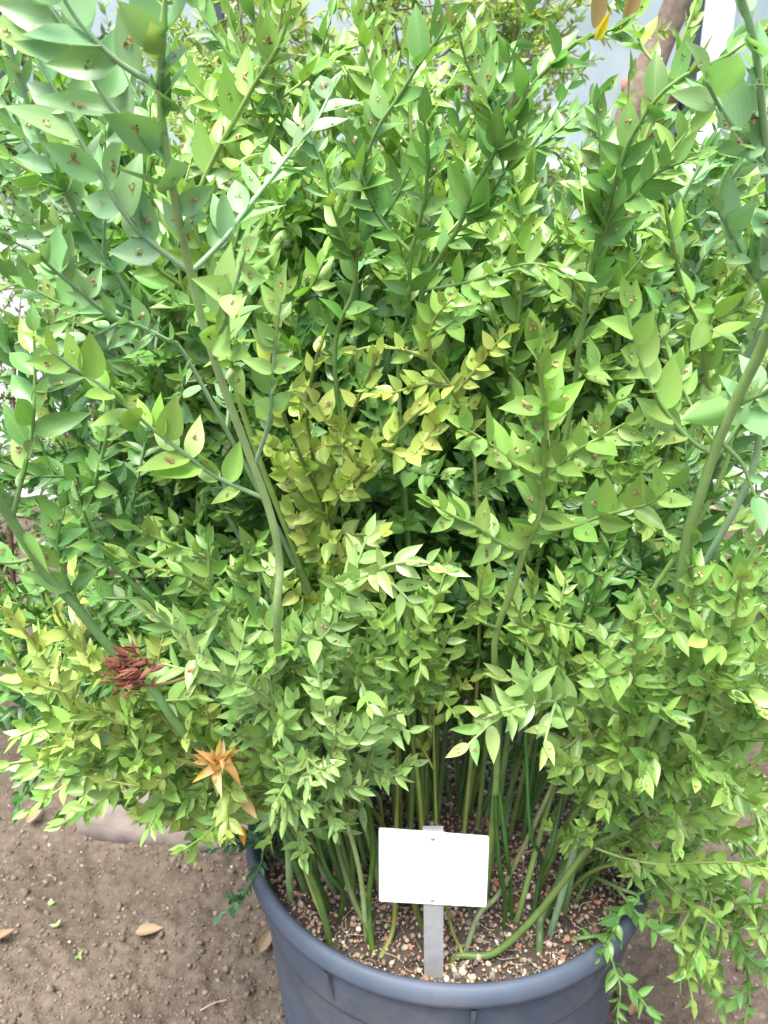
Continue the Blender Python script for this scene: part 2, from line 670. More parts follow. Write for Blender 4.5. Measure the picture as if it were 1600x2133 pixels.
# --- near left stem with its long side branches
sh([(577, 1310), (583, 1180), (562, 1065), (505, 910), (462, 795), (428, 690), (402, 590), (380, 490), (362, 400), (346, 310), (336, 230), (334, 150), (340, 60), (345, -15)],
   -.31, -.47, 'blue', .031, (605, 1870), (4.6, 1.9), .74, wide=.52, fl=.55, gap=.0062, flat=.35, col=(.25, .36, .14), br=[
    ([(390, 575), (310, 500), (255, 440), (212, 365), (172, 300), (132, 215), (95, 150), (55, 60)], -.44, -.46, .031, 'blue'),
    ([(347, 305), (300, 282), (245, 235), (200, 175), (150, 85), (100, 10)], -.45, -.47, .031, 'blue'),
    ([(335, 210), (255, 135), (200, 85), (150, 25), (110, -50)], -.46, -.49, .032, 'blue'),
    ([(405, 570), (465, 500), (505, 445), (565, 370), (615, 305), (655, 260), (690, 190)], -.44, -.36, .029, 'blue'),
    ([(452, 765), (462, 690), (482, 620), (497, 575), (508, 530)], -.40, -.50, .030, 'pale'),
    ([(540, 1045), (455, 995), (385, 945), (320, 895), (268, 850), (225, 812), (160, 770), (100, 728)], -.37, -.44, .028, 'lime'),
    ([(545, 980), (560, 880), (566, 800), (575, 700), (584, 630)], -.37, -.40, .024, 'pale', .25)])
# --- stem behind it
sh([(520, 900), (470, 700), (430, 540), (402, 445), (450, 320), (490, 250), (530, 175), (570, 115), (595, 60), (607, -10)],
   -.22, -.34, 'fresh', .028, None, (4.2, 1.3), .42, fl=.7, wide=.52, auto=2)
sh([(420, 800), (330, 700), (225, 655), (165, 605), (110, 560), (72, 525), (20, 500)], -.2, -.32, 'blue', .025, None, (3.6, 1.4), .25, auto=2)
sh([(430, 700), (330, 560), (250, 480), (180, 420), (100, 380), (20, 330)], -.1, -.22, 'fresh', .025, None, (3.8, 1.6), .2, auto=4)
sh([(380, 900), (290, 650), (180, 480), (90, 300), (40, 160), (5, 60)], -.12, -.24, 'blue', .027, None, (4, 1.8), .35, auto=5)
# --- centre top
sh([(700, 800), (738, 600), (742, 510), (747, 420), (757, 350), (780, 280), (800, 245), (832, 200), (862, 150), (890, 110), (920, 70), (940, 20)],
   -.16, -.26, 'mid', .031, None, (3.8, 1.2), .18, wide=.45, gap=.010, br=[
    ([(742, 510), (785, 470), (810, 440), (840, 380), (862, 330)], -.2, -.22, .026, 'mid'),
    ([(740, 560), (710, 480), (690, 420), (680, 350)], -.2, -.24, .026, 'fresh')])
sh([(830, 800), (850, 660), (855, 530), (866, 490), (885, 415), (892, 325), (884, 250)], -.16, -.26, 'mid', .027, None, (3.6, 1.4), .2, auto=3, wide=.45)
sh([(820, 900), (845, 760), (882, 605), (920, 530), (955, 475), (985, 400), (1015, 345), (1040, 300), (1075, 230), (1110, 175), (1150, 135), (1190, 95), (1240, 72), (1290, 58)],
   -.12, -.30, 'mid', .030, None, (4.4, 1.3), .50, wide=.45, br=[
    ([(1035, 305), (1022, 240), (1000, 190), (972, 130), (955, 60)], -.25, -.28, .027, 'fresh'),
    ([(955, 475), (990, 455), (1015, 420), (1060, 340), (1080, 250)], -.22, -.27, .026, 'mid'),
    ([(882, 605), (965, 590), (1015, 575), (1070, 555), (1125, 550), (1195, 575)], -.2, -.3, .027, 'fresh')])
# --- right top
sh([(1180, 900), (1210, 700), (1240, 530), (1262, 450), (1300, 320), (1320, 280), (1355, 220), (1400, 175), (1440, 150), (1500, 125), (1560, 85)],
   -.14, -.30, 'mid', .031, None, (4.2, 1.3), .42, wide=.5, fl=.5, br=[
    ([(1240, 510), (1275, 450), (1315, 410), (1355, 370), (1400, 345), (1455, 328)], -.22, -.30, .027, 'mid'),
    ([(1235, 540), (1250, 400), (1250, 300), (1242, 230)], -.22, -.24, .026, 'mid')])
sh([(1500, 1000), (1475, 800), (1460, 700), (1440, 640), (1415, 575), (1400, 500), (1385, 430)], -.22, -.34, 'fresh', .027, None, (3.6, 1.5), .25, auto=2)
sh([(1560, 1000), (1540, 800), (1600, 640), (1612, 500), (1602, 380), (1590, 250), (1572, 90), (1545, 0), (1520, -70)],
   -.30, -.45, 'blue', .030, None, (4.0, 1.8), .32, wide=.55, fl=.6, gap=.010, br=[
    ([(1605, 620), (1560, 560), (1530, 500), (1495, 440)], -.4, -.44, .031, 'blue'),
    ([(1600, 350), (1550, 290), (1510, 240), (1470, 170)], -.4, -.44, .030, 'blue')])
sh([(1400, 900), (1370, 700), (1330, 560), (1300, 470), (1310, 380)], -.05, -.12, 'mid', .026, None, (3.6, 1.5), .1, auto=5)
sh([(1050, 900), (1075, 700), (1090, 560), (1085, 440), (1060, 330)], -.05, -.12, 'fresh', .026, None, (3.6, 1.5), .1, auto=5)
# --- far left thick stem and dark shoots
sh([(400, 1545), (310, 1425), (230, 1350), (160, 1265), (100, 1200), (62, 1145), (15, 1070), (-40, 990), (-80, 850)], -.30, -.42, 'mid', .029, (640, 1850), (4.6, 3.0), .86, col=(.13, .24, .08), br=[
    ([(30, 1085), (45, 1000), (62, 930), (70, 860), (73, 790), (70, 690)], -.40, -.40, .027, 'mid', .2),
    ([(75, 1165), (40, 1170), (5, 1172), (-50, 1165)], -.4, -.42, .027, 'mid', .2),
    ([(180, 1290), (140, 1210), (120, 1130), (135, 1060)], -.37, -.40, .027, 'mid', .2)])
sh([(350, 1290), (260, 1200), (172, 1115), (190, 1040), (207, 970), (222, 910), (232, 820)], -.22, -.30, 'mid', .023, None, (4.2, 1.5), .35, auto=3, wide=.55)
sh([(330, 1230), (240, 1000), (150, 900), (60, 800), (10, 690)], -.16, -.28, 'deep', .026, None, (4, 1.6), .2, auto=5)
# --- centre: the curled olive shoot
for pts, Y0, Y1 in [([(695, 1195), (685, 1125), (665, 1045), (650, 940), (640, 860), (655, 760), (680, 690)], -.17, -.27),
                    ([(690, 1190), (680, 1080), (700, 960), (725, 880), (760, 800), (790, 730)], -.18, -.29),
                    ([(690, 1190), (675, 1060), (630, 960), (590, 860), (565, 770), (580, 680)], -.18, -.29),
                    ([(690, 1190), (700, 1060), (750, 990), (820, 910), (870, 860), (920, 830)], -.18, -.28)]:
    sh(pts, Y0, Y1, 'olive', .0205, (735, 1860), (2.8, 1.3), .2, auto=6, blen=.07, wide=.64, curl=.06, fl=.25, gap=.0095, label='olive yellow shoot with small rounded curled leaves', col=(.13, .18, .05))
sh([(985, 900), (955, 840), (930, 790), (885, 745), (800, 722), (735, 730)], -.16, -.26, 'yellow', .018, None, (3.0, 1.1), .0, wide=.55, fl=.2, gap=.009, br=[
    ([(940, 805), (880, 800), (830, 815), (790, 822)], -.2, -.24, .017, 'olive'),
    ([(945, 810), (990, 770), (1030, 720), (1060, 690)], -.2, -.24, .018, 'olive'),
    ([(890, 745), (895, 690), (915, 650), (945, 620)], -.2, -.24, .019, 'lime')])
# --- centre right
sh([(1030, 1390), (1035, 1315), (1070, 1220), (1095, 1140), (1125, 1075), (1132, 1000), (1133, 925), (1136, 850), (1126, 775), (1112, 710)],
   -.24, -.38, 'fresh', .029, (1010, 1870), (4.4, 1.9), .42, wide=.5, fl=.6, br=[
    ([(1125, 1108), (1190, 1098), (1245, 1078), (1310, 1060), (1355, 1048), (1395, 1015)], -.31, -.38, .029, 'fresh'),
    ([(1082, 1145), (1032, 1125), (990, 1095), (945, 1075), (900, 1048)], -.30, -.35, .026, 'fresh'),
    ([(1130, 1010), (1080, 975), (1040, 940), (1000, 912), (955, 885)], -.33, -.38, .027, 'fresh'),
    ([(1130, 1005), (1190, 945), (1250, 912), (1305, 880)], -.33, -.38, .027, 'fresh'),
    ([(1040, 1310), (1000, 1290), (1000, 1240), (1003, 1205)], -.27, -.34, .026, 'lime', .3)])
# --- right: thick smooth stem
sh([(1330, 1560), (1385, 1440), (1405, 1320), (1416, 1220), (1435, 1100), (1457, 1040), (1490, 935), (1535, 830), (1580, 740), (1610, 660), (1650, 540)],
   -.30, -.46, 'mid', .030, (1175, 1890), (4.6, 3.0), .88, wide=.54, br=[
    ([(1478, 945), (1440, 918), (1405, 880), (1370, 830), (1340, 770), (1318, 700), (1308, 640)], -.42, -.44, .028, 'fresh', .2),
    ([(1485, 990), (1520, 915), (1570, 830), (1610, 780)], -.42, -.42, .027, 'blue', .2),
    ([(1530, 925), (1545, 965), (1572, 1030), (1610, 1090)], -.43, -.44, .025, 'blue', .55),
    ([(1533, 835), (1560, 832), (1590, 820), (1625, 790)], -.44, -.46, .028, 'mid', .2)], col=(.17, .28, .09))
sh([(1430, 1300), (1440, 1150), (1480, 1000), (1560, 850), (1600, 760)], -.15, -.25, 'deep', .025, None, (4, 1.6), .15, auto=6)
# --- right middle: small bright leaved shoots
for pts, Y0, Y1, hu in [
    ([(1370, 1520), (1400, 1430), (1425, 1350), (1440, 1250), (1440, 1130)], -.30, -.40, 'fresh'),
    ([(1430, 1560), (1480, 1430), (1520, 1330), (1545, 1200)], -.31, -.41, 'lime'),
    ([(1480, 1580), (1540, 1490), (1590, 1400), (1630, 1290)], -.31, -.41, 'fresh'),
    ([(1300, 1560), (1320, 1450), (1320, 1360), (1330, 1270)], -.28, -.37, 'fresh'),
    ([(1440, 1640), (1520, 1560), (1580, 1510), (1650, 1450)], -.28, -.38, 'lime'),
    ([(1420, 1500), (1480, 1330), (1510, 1240), (1590, 1130)], -.24, -.32, 'mid')]:
    sh(pts, Y0, Y1, hu, .0215, (rng.uniform(1080, 1240), rng.uniform(1700, 1850)), (3.4, 1.3), .0, auto=9, blen=.085, wide=.54, fl=.55, guard=False, gap=.0068)
# --- stems that lean out over the right of the rim
sh([(1025, 1987), (1100, 1925), (1170, 1840), (1228, 1765), (1300, 1728), (1375, 1672), (1470, 1580), (1560, 1500), (1640, 1420)], -.20, -.22, 'lime', .021, (945, 2003), (4.2, 2.8), .66, auto=6, wide=.54, fl=.5, gap=.007, guard=False, col=(.10, .16, .04), br=[
    ([(1228, 1768), (1300, 1787), (1375, 1800), (1450, 1797), (1530, 1797), (1620, 1815)], -.2, -.27, .020, 'lime', .22),
    ([(1345, 1705), (1400, 1705), (1475, 1682), (1560, 1658), (1640, 1640)], -.2, -.26, .021, 'lime', .12),
    ([(1230, 1760), (1222, 1730), (1212, 1710)], -.2, -.25, .013, 'lime', .2)])
sh([(1132, 1900), (1200, 1775), (1260, 1680), (1297, 1590), (1360, 1480), (1420, 1380), (1460, 1270)], -.16, -.24, 'fresh', .022, (1125, 1985), (4.6, 2), .62, auto=3, wide=.55, col=(.09, .14, .05))
sh([(1040, 1860), (1110, 1725), (1168, 1595), (1205, 1490), (1235, 1380), (1260, 1250)], -.15, -.2, 'mid', .022, (965, 1985), (3.4, 1.6), .62, auto=4, col=(.17, .2, .09))
sh([(1225, 1952), (1300, 1942), (1380, 1925), (1450, 1950), (1500, 2010)], -.18, -.12, 'mid', .022, (1140, 1940), (2.6, 1.2), .3, wide=.5)
for pts, Y0, Y1, hu in [
    ([(1300, 1800), (1390, 1830), (1440, 1880), (1412, 1950), (1428, 2010), (1445, 2095)], -.16, -.20, 'lime'),
    ([(1290, 1850), (1330, 1870), (1290, 1910), (1268, 1950), (1278, 2010), (1292, 2060), (1285, 2125)], -.17, -.22, 'mid'),
    ([(1300, 1800), (1430, 1850), (1510, 1900), (1545, 1980), (1560, 2060), (1550, 2140)], -.14, -.18, 'mid'),
    ([(1310, 1780), (1450, 1830), (1560, 1870), (1600, 1930), (1610, 2020)], -.14, -.20, 'fresh'),
    ([(1300, 1740), (1420, 1760), (1520, 1850), (1500, 1950), (1490, 2050), (1500, 2110)], -.12, -.16, 'fresh'),
    ([(1290, 1700), (1400, 1720), (1500, 1740), (1600, 1760)], -.08, -.1, 'mid'),
    ([(1300, 1720), (1430, 1700), (1560, 1760), (1620, 1900), (1600, 2040)], -.16, -.22, 'lime'),
    ([(1310, 1760), (1400, 1790), (1480, 1860), (1460, 1960), (1470, 2030)], -.15, -.20, 'fresh'),
    ([(1300, 1700), (1450, 1660), (1560, 1680), (1640, 1800), (1660, 1960)], -.18, -.25, 'fresh')]:
    sh(pts, Y0, Y1, hu, .0215, (rng.uniform(1150, 1240), rng.uniform(1800, 1890)), (2.8, 1.1), .14, auto=5, blen=.07, wide=.5, fl=.2, gap=.0068, guard=False)
# --- lower left: yellow green shoots that lean out over the soil
sh([(660, 1640), (620, 1622), (500, 1630), (420, 1622), (340, 1598), (240, 1560), (140, 1500), (60, 1420), (20, 1340)], -.20, -.30, 'lime', .022, (830, 1800), (3.4, 1.4), .38, auto=11, blen=.085, fl=.2, wide=.46, col=(.15, .21, .05))
sh([(560, 1680), (450, 1645), (400, 1672), (310, 1690), (230, 1668), (160, 1700), (115, 1725)], -.18, -.26, 'lime', .023, (690, 1955), (4.0, 1.2), .2, auto=3, blen=.06, wide=.5, fl=.2, col=(.09, .15, .035))
sh([(600, 1668), (490, 1702), (370, 1710), (290, 1690)], -.19, -.27, 'yellow', .020, (690, 1940), (3.0, 1.0), .0, wide=.6, fl=.2)
for pts, Y0, Y1, hu in [
    ([(430, 1600), (300, 1560), (160, 1480), (110, 1400), (62, 1330), (15, 1270)], -.26, -.34, 'yellow'),
    ([(430, 1600), (320, 1540), (220, 1500), (100, 1510), (20, 1540)], -.25, -.34, 'lime'),
    ([(440, 1610), (330, 1580), (200, 1600), (110, 1580), (20, 1590)], -.22, -.30, 'lime'),
    ([(420, 1560), (300, 1450), (210, 1380), (150, 1330), (110, 1260)], -.25, -.33, 'yellow'),
    ([(400, 1590), (300, 1550), (280, 1490), (290, 1430), (275, 1370)], -.24, -.31, 'fresh')]:
    sh(pts, Y0, Y1, hu, .0215, (rng.uniform(620, 740), rng.uniform(1720, 1830)), (3.2, 1.2), .12, auto=10, blen=.075, wide=.46, fl=.15, gap=.0068)
# --- dark old shoots low on the left, and those that hang beside the pot
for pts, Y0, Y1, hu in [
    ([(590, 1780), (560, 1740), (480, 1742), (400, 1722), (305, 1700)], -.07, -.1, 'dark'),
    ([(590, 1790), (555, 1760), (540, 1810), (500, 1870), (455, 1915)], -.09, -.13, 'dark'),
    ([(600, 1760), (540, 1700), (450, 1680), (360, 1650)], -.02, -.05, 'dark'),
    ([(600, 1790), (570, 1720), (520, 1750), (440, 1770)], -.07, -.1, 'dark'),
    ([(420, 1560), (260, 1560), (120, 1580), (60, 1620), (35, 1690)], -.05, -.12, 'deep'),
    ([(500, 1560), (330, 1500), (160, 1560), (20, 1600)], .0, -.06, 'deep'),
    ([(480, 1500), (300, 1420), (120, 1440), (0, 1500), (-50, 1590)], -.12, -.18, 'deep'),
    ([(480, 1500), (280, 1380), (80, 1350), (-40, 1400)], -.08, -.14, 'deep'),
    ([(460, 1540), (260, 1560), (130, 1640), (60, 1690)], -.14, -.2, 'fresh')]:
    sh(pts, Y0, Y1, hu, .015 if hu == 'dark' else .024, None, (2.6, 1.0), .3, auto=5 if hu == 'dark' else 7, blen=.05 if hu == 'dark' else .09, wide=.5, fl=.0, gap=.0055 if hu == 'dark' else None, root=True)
# --- centre shoots that lean towards the path
for pts, Y0, Y1, hu, L_, base in [
    ([(600, 1330), (540, 1260), (500, 1200), (430, 1160), (350, 1130), (275, 1100)], -.24, -.32, 'fresh', .024, (720, 1760)),
    ([(600, 1340), (500, 1280), (450, 1240), (390, 1200), (325, 1185), (240, 1155)], -.25, -.34, 'fresh', .024, (700, 1780)),
    ([(560, 1500), (430, 1390), (390, 1330), (350, 1300), (310, 1270)], -.28, -.38, 'pale', .024, (690, 1790)),
    ([(620, 1370), (665, 1285), (720, 1225), (780, 1190), (830, 1172), (880, 1170), (925, 1182)], -.27, -.36, 'pale', .026, (760, 1780)),
    ([(700, 1640), (690, 1580), (700, 1540), (700, 1510), (690, 1480)], -.22, -.33, 'pale', .023, (765, 1950)),
    ([(640, 1600), (600, 1500), (540, 1440), (480, 1420)], -.24, -.34, 'pale', .022, (735, 1800)),
    ([(760, 1640), (780, 1560), (800, 1500), (840, 1480)], -.2, -.30, 'pale', .022, (800, 1790)),
    ([(650, 1620), (640, 1560), (640, 1590), (650, 1640)], -.22, -.33, 'pale', .020, (765, 1800)),
    ([(720, 1500), (735, 1420), (760, 1380), (800, 1370)], -.2, -.30, 'fresh', .021, (800, 1850)),
    ([(620, 1480), (600, 1400), (570, 1370), (520, 1340)], -.22, -.31, 'fresh', .022, (740, 1850)),
    ([(620, 1720), (590, 1670), (600, 1650), (640, 1690)], -.20, -.29, 'pale', .021, (700, 1850)),
    ([(560, 1640), (540, 1580), (560, 1560), (590, 1600)], -.22, -.31, 'fresh', .021, (680, 1800)),
    ([(1250, 1760), (1290, 1740), (1330, 1760), (1345, 1830)], -.16, -.23, 'lime', .020, (1200, 1840)),
    ([(1230, 1700), (1260, 1640), (1300, 1620), (1350, 1650)], -.18, -.26, 'fresh', .021, (1180, 1800)),
    ([(1230, 1500), (1160, 1462), (1090, 1470), (1045, 1482), (1005, 1497)], -.23, -.36, 'pale', .030, (1130, 1790)),
    ([(1270, 1620), (1290, 1560), (1305, 1530), (1300, 1500)], -.22, -.31, 'lime', .021, (1140, 1800)),
    ([(900, 1420), (870, 1330), (880, 1290), (870, 1230)], -.18, -.28, 'lime', .021, (880, 1740)),
    ([(1150, 1400), (1130, 1300), (1110, 1250), (1110, 1200)], -.2, -.28, 'lime', .022, (1060, 1740)),
    ([(820, 1420), (800, 1330), (780, 1290), (720, 1290)], -.2, -.29, 'fresh', .022, (835, 1740)),
    ([(1200, 1330), (1230, 1220), (1260, 1170), (1290, 1110)], -.2, -.28, 'mid', .023, (1090, 1740))]:
    sh(pts, Y0, Y1, hu, L_, base, (3.2, 1.3), .0, auto=8, blen=.065, wide=.40, fl=.3, flat=.3, open_=56, guard=False, gap=.0062)
# --- bare stems seen between the leaves and the gravel, leafy higher up
for pts, base, hu, rr, cl in [
    ([(685, 1820), (664, 1755), (655, 1650), (600, 1400), (520, 1150)], (705, 1910), 'deep', 3.2, (.035, .1, .015)),
    ([(735, 1870), (700, 1750), (682, 1670), (660, 1500), (640, 1200), (560, 1000)], (765, 1950), 'mid', 3.8, (.11, .15, .05)),
    ([(768, 1880), (776, 1800), (778, 1750), (766, 1680), (735, 1600), (700, 1300), (720, 1000)], (782, 1985), 'mid', 3.6, (.06, .13, .02)),
    ([(818, 1940), (824, 1850), (826, 1720), (828, 1600), (818, 1420), (780, 1100)], (795, 2010), 'lime', 3.0, (.17, .2, .04)),
    ([(880, 1780), (870, 1620), (846, 1450), (850, 1200), (880, 950)], (885, 1930), 'fresh', 3.2, (.16, .21, .04)),
    ([(1040, 1800), (1032, 1650), (1042, 1480), (1010, 1200), (960, 1000)], (1052, 1930), 'deep', 3.0, (.035, .1, .015)),
    ([(1056, 1780), (1040, 1640), (1036, 1500), (1080, 1300), (1160, 1100)], (1066, 1905), 'deep', 3.0, (.035, .1, .015)),
    ([(1106, 1740), (1098, 1600), (1100, 1480), (1150, 1250), (1230, 1000)], (1120, 1875), 'deep', 2.4, (.035, .12, .02)),
    ([(1150, 1760), (1190, 1560), (1230, 1350), (1300, 1050)], (1110, 1900), 'deep', 3.2, (.05, .11, .03)),
    ([(650, 1780), (600, 1680), (540, 1560), (460, 1480), (380, 1420), (320, 1290)], (690, 1890), 'deep', 4.4, (.05, .1, .02)),
    ([(940, 1930), (915, 1800), (905, 1600), (900, 1300)], (965, 1992), 'olive', 2.0, (.15, .19, .04))]:
    sh(pts, -.17, -.06, hu, .024, base, (rr, 1.6), .62, auto=6, blen=.1, col=cl)

N_TRACED = len(plant.children)

# --- the inner and rear shoots of the clump
cells = []
for gy, y in enumerate(range(130, 1420, 185)):
    for x in range(-40 + (gy % 2) * 110, 1680, 235):
        cells.append((x + rng.uniform(-60, 60), y + rng.uniform(-50, 50)))
rng.shuffle(cells)
room = 99 - N_TRACED
print('TRACED', N_TRACED, 'cells', len(cells))
mass = Shoot('mid')
stock = []
extra = [(rng.uniform(-60, 1660), rng.uniform(1050, 1470)) for _ in range(26)] + [(rng.uniform(-60, 520), rng.uniform(300, 1100)) for _ in range(14)] \
    + [(rng.uniform(1100, 1660), rng.uniform(300, 1400)) for _ in range(14)] + [(rng.uniform(300, 1300), rng.uniform(200, 1000)) for _ in range(8)] \
    + [(rng.uniform(-60, 1660), rng.uniform(-40, 160)) for _ in range(16)]
for k, (x, y) in enumerate(cells + extra):
    Y = rng.uniform(-.16, .22) if y < 900 else rng.uniform(-.18, .05)
    if y < 350:
        Y = rng.uniform(-.1, .1)
    tip = P(x, y, Y)
    hu = str(rng.choice(['deep', 'mid', 'mid', 'fresh'] if y > 700 else ['mid', 'fresh', 'fresh', 'blue', 'lime']))
    s = Shoot(hu) if k < room else mass
    s.hue = np.array(HUE[hu])
    b = auto_base(tip * .8)
    b[1] = abs(b[1]) * .8 + .02
    g = tip - b
    pts = [b, b + g * np.array([.22, .22, .36]), b + g * np.array([.55, .55, .7]), tip]
    r0_ = .0040
    if s is mass and k % 3 and stock:      # most of the mass forks off a stem that is already there
        nodes = np.array([q[int(len(q) * f_)] for q in stock for f_ in (.38, .46, .54)])
        want = b + g * np.array([.36, .36, .48])
        dn = np.linalg.norm(nodes - want, axis=1)
        b = nodes[int(np.argmin(dn + np.where(nodes[:, 2] > tip[2] - .08, 9, 0)))]
        g = tip - b
        pts = [b, b + g * np.array([.3, .3, .4]), b + g * np.array([.6, .6, .72]), tip]
        r0_ = .0026
    p, ln = s.axis(pts, r0_, .0015, 44, k=7)
    if r0_ > .003:
        stock.append(p)
    L_ = .026 if y < 700 else .023
    keep = lambda u, p=p: not hidden_front(p[min(int(u * (len(p) - 1)), len(p) - 1)])
    t_ = .42 if r0_ > .003 else .15
    s.leaves(p, ln, L_, t_, 1, keep=keep, wide=.5)
    side_branches(s, p, ln, t_ - .08, .95, 15, L_, .14, wide=.5)
    if s is not mass:
        s.build(plant, flowers=.3)
ms = mass.build(plant, flowers=.3, name='inner_shoots')
ms['kind'] = 'stuff'
ms.children[0]['kind'] = 'stuff'

# --- dried flowers in the middle of the blades: the hundred that show largest are parts, the rest one part
fc, fn, fd, fs = [np.concatenate(x) for x in zip(*FLOWERS)]
q = proj(fc)
inside = (q[:, 0] > 0) & (q[:, 0] < 1600) & (q[:, 1] > 0) & (q[:, 1] < 2133)
order = np.argsort(np.where(inside, q[:, 2], 9))
for k in order[:99]:
    b = Bag()
    flowers_at(b, fc[k:k + 1], fn[k:k + 1], fd[k:k + 1], fs[k:k + 1])
    b.build('dried_flower', M_FLOWER, plant)
b = Bag()
flowers_at(b, fc[order[99:]], fn[order[99:]], fd[order[99:]], fs[order[99:]])
b.build('dried_flowers', M_FLOWER, plant)['kind'] = 'stuff'


# --- withered ends on the plant
def rosette(name, c, axis, n, L, W, col, mtl, label, spread=(40, 100), curl=.3):
    bag = Bag()
    ax = unit(axis)
    a = unit(np.cross(ax, [0.2, .1, 1]))
    b = np.cross(ax, a)
    ph = np.arange(n) * 2.4 + rng.normal(0, .3, n)
    op = np.radians(np.linspace(spread[0], spread[1], n))
    d = np.cos(op)[:, None] * ax + np.sin(op)[:, None] * (np.cos(ph)[:, None] * a + np.sin(ph)[:, None] * b)
    nr = ax[None] - d * (d @ ax)[:, None] + rng.normal(0, .35, (n, 3))
    ll = L * rng.uniform(.7, 1.15, n)
    v, f, uv, k, _ = leaf_verts(c + d * .001 + rng.normal(0, .0015, (n, 3)), d, nr, ll, W * rng.uniform(.7, 1.2, n), rng.uniform(.2, .8, n), rng.normal(0, curl, n), rng.uniform(0, .5, n))
    cc = np.array([col[i % len(col)] for i in range(n)]) * rng.uniform(.8, 1.2, (n, 1))
    bag.add(v, f, np.repeat(cc, k, 0), uv)
    o = bag.build(name, mtl, plant)
    o['label'] = label
    return o


c = P(452, 1588, -.30)
rosette('withered_tip', c, [-.1, -.7, .7], 22, .027, .0040, [(.74, .47, .21), (.70, .40, .15), (.76, .57, .34), (.62, .46, .12)], M_DRYLEAF, 'dry orange leaf rosette on the plant', (15, 105), .6)
c = P(222, 1420, -.37)
b = Bag()
m = 120
d = unit(np.array([-.7, -.45, .1]) + rng.normal(0, .45, (m, 3)))
st = c + np.array([.018, .01, .004]) + rng.normal(0, .007, (m, 3))
v, f, uv, k, _ = leaf_verts(st, d, rng.normal(size=(m, 3)), rng.uniform(.008, .018, m), rng.uniform(.0009, .0019, m), rng.uniform(.2, 1, m), rng.normal(0, .3, m), rng.uniform(0, 1, m))
b.add(v, f, np.repeat(np.where(rng.random((m, 1)) < .5, np.array([[.16, .04, .032]]), np.array([[.26, .085, .065]])), k, 0), uv)
b.build('withered_tip', M_DRYLEAF, plant)['label'] = 'shrivelled red brown twig end'
for (px, py, Y, dx, dz, L_, cl) in [(1238, 60, -.295, -.12, 1,   .034, (.36, .25, .13)), (1300, 55, -.297, .12, 1, .03, (.38, .25, .12)), (503, 1720, -.27, .1, -1, .02, (.62, .27, .05)), (360, 1655, -.25, -.3, 1, .02, (.60, .38, .03)),
                                    (500, 1650, -.28, .5, -.8, .03, (.5, .36, .16)), (430, 705, -.30, .6, .3, .02, (.5, .28, .05)), (1240, 85, -.31, .2, .5, .018, (.62, .5, .03))]:
    b = Bag()
    v, f, uv, k, _ = leaf_verts(P(px, py, Y)[None], np.array([[dx, -.15, dz]]), np.array([[.2, -1, .3]]), np.array([L_]), np.array([L_ * .17]), np.array([.6]), np.array([.3]), np.array([.5]))
    b.add(v, f, cl, uv)
    b.build('dry_leaf', M_DRYLEAF, plant)['label'] = 'yellow to tan dying leaf'

for p0_, d_ in ((P(452, 1588, -.30), (.05, .10, -.05)), (P(238, 1425, -.37), (.05, .05, -.02))):
    b = Bag()
    q, _ = spline([p0_, p0_ + np.array(d_) * .5 + np.array([0, 0, -.006]), p0_ + np.array(d_)], 14)
    v, f = tube(q, np.linspace(.0011, .0017, 14), 6)
    b.add(v, f, (.20, .17, .06))
    b.build('dying_twig', M_STEM, plant)

# ------------------------------------------------------------------ the pot, its gravel and the name plate
pot = empty('plant_pot', (0, 0, 0))
tag(pot, 'large dark blue grey round plastic pot holding the big green shrub', 'plant pot')
b = Bag()
lathe([(.0, .02), (.205, .02), (.232, .20), (.247, .40), (.251, .436), (.2555, .446), (.2605, .4495), (.2655, .447), (.269, .441), (.2705, .433), (.2703, .427), (.2665, .424), (.2615, .423),
       (.2595, .420), (.2585, .41), (.2545, .36), (.2535, .355), (.2505, .352), (.249, .345), (.238, .20), (.222, .0), (.0, .0)], 160, bag=b)
b.build('pot_body', M_POT, pot)
for k in range(10):
    az = R(-90 + 36 * k + 2)
    b = Bag()
    rad, tan = np.array([math.cos(az), math.sin(az), 0]), np.array([-math.sin(az), math.cos(az), 0])
    prof = [(.2575, .4225), (.2685, .4225), (.2655, .405), (.2515, .352), (.2495, .352)]
    vv = []
    for sgn in (-1, 1):
        for (r_, z_) in prof:
            vv.append(rad * r_ + tan * sgn * .0024 + np.array([0, 0, z_]))
    b.add(vv, [[0, 1, 2, 3], [8, 7, 6, 5], [1, 6, 7, 2], [2, 7, 8, 3]])
    b.build('rim_gusset', M_POT, pot, smooth=False)

b = Bag()
a = np.linspace(0, 2 * math.pi, 64, endpoint=False)
rr = np.linspace(0.0, .2485, 24)
v = np.stack([rr[:, None] * np.cos(a), rr[:, None] * np.sin(a), np.full((24, 64), SOIL_Z - .004) + rng.normal(0, .002, (24, 64))], -1).reshape(-1, 3)
i, j = np.meshgrid(np.arange(23), np.arange(64), indexing='ij')
b.add(v, np.stack([i * 64 + j, (i + 1) * 64 + j, (i + 1) * 64 + (j + 1) % 64, i * 64 + (j + 1) % 64], -1).reshape(-1, 4), (.075, .058, .046))
n = 8500
rad = .247 * np.sqrt(rng.random(n))
az = rng.uniform(0, 2 * math.pi, n)
sz = np.exp(rng.normal(math.log(.0020), .45, n)).clip(.0008, .006)
pos = np.stack([rad * np.cos(az), rad * np.sin(az), SOIL_Z + rng.uniform(-.004, .003, n)], 1)
pal = np.array([(.38, .19, .12), (.44, .28, .19), (.09, .08, .07), (.16, .135, .11), (.035, .035, .036), (.36, .30, .23), (.56, .52, .46), (.22, .13, .09)])
cols = 1.15 * pal[rng.choice(len(pal), n, p=[.12, .12, .13, .19, .06, .25, .07, .06])] * rng.uniform(.75, 1.25, (n, 1))
lumps(b, pos, sz, cols, rough=.2)
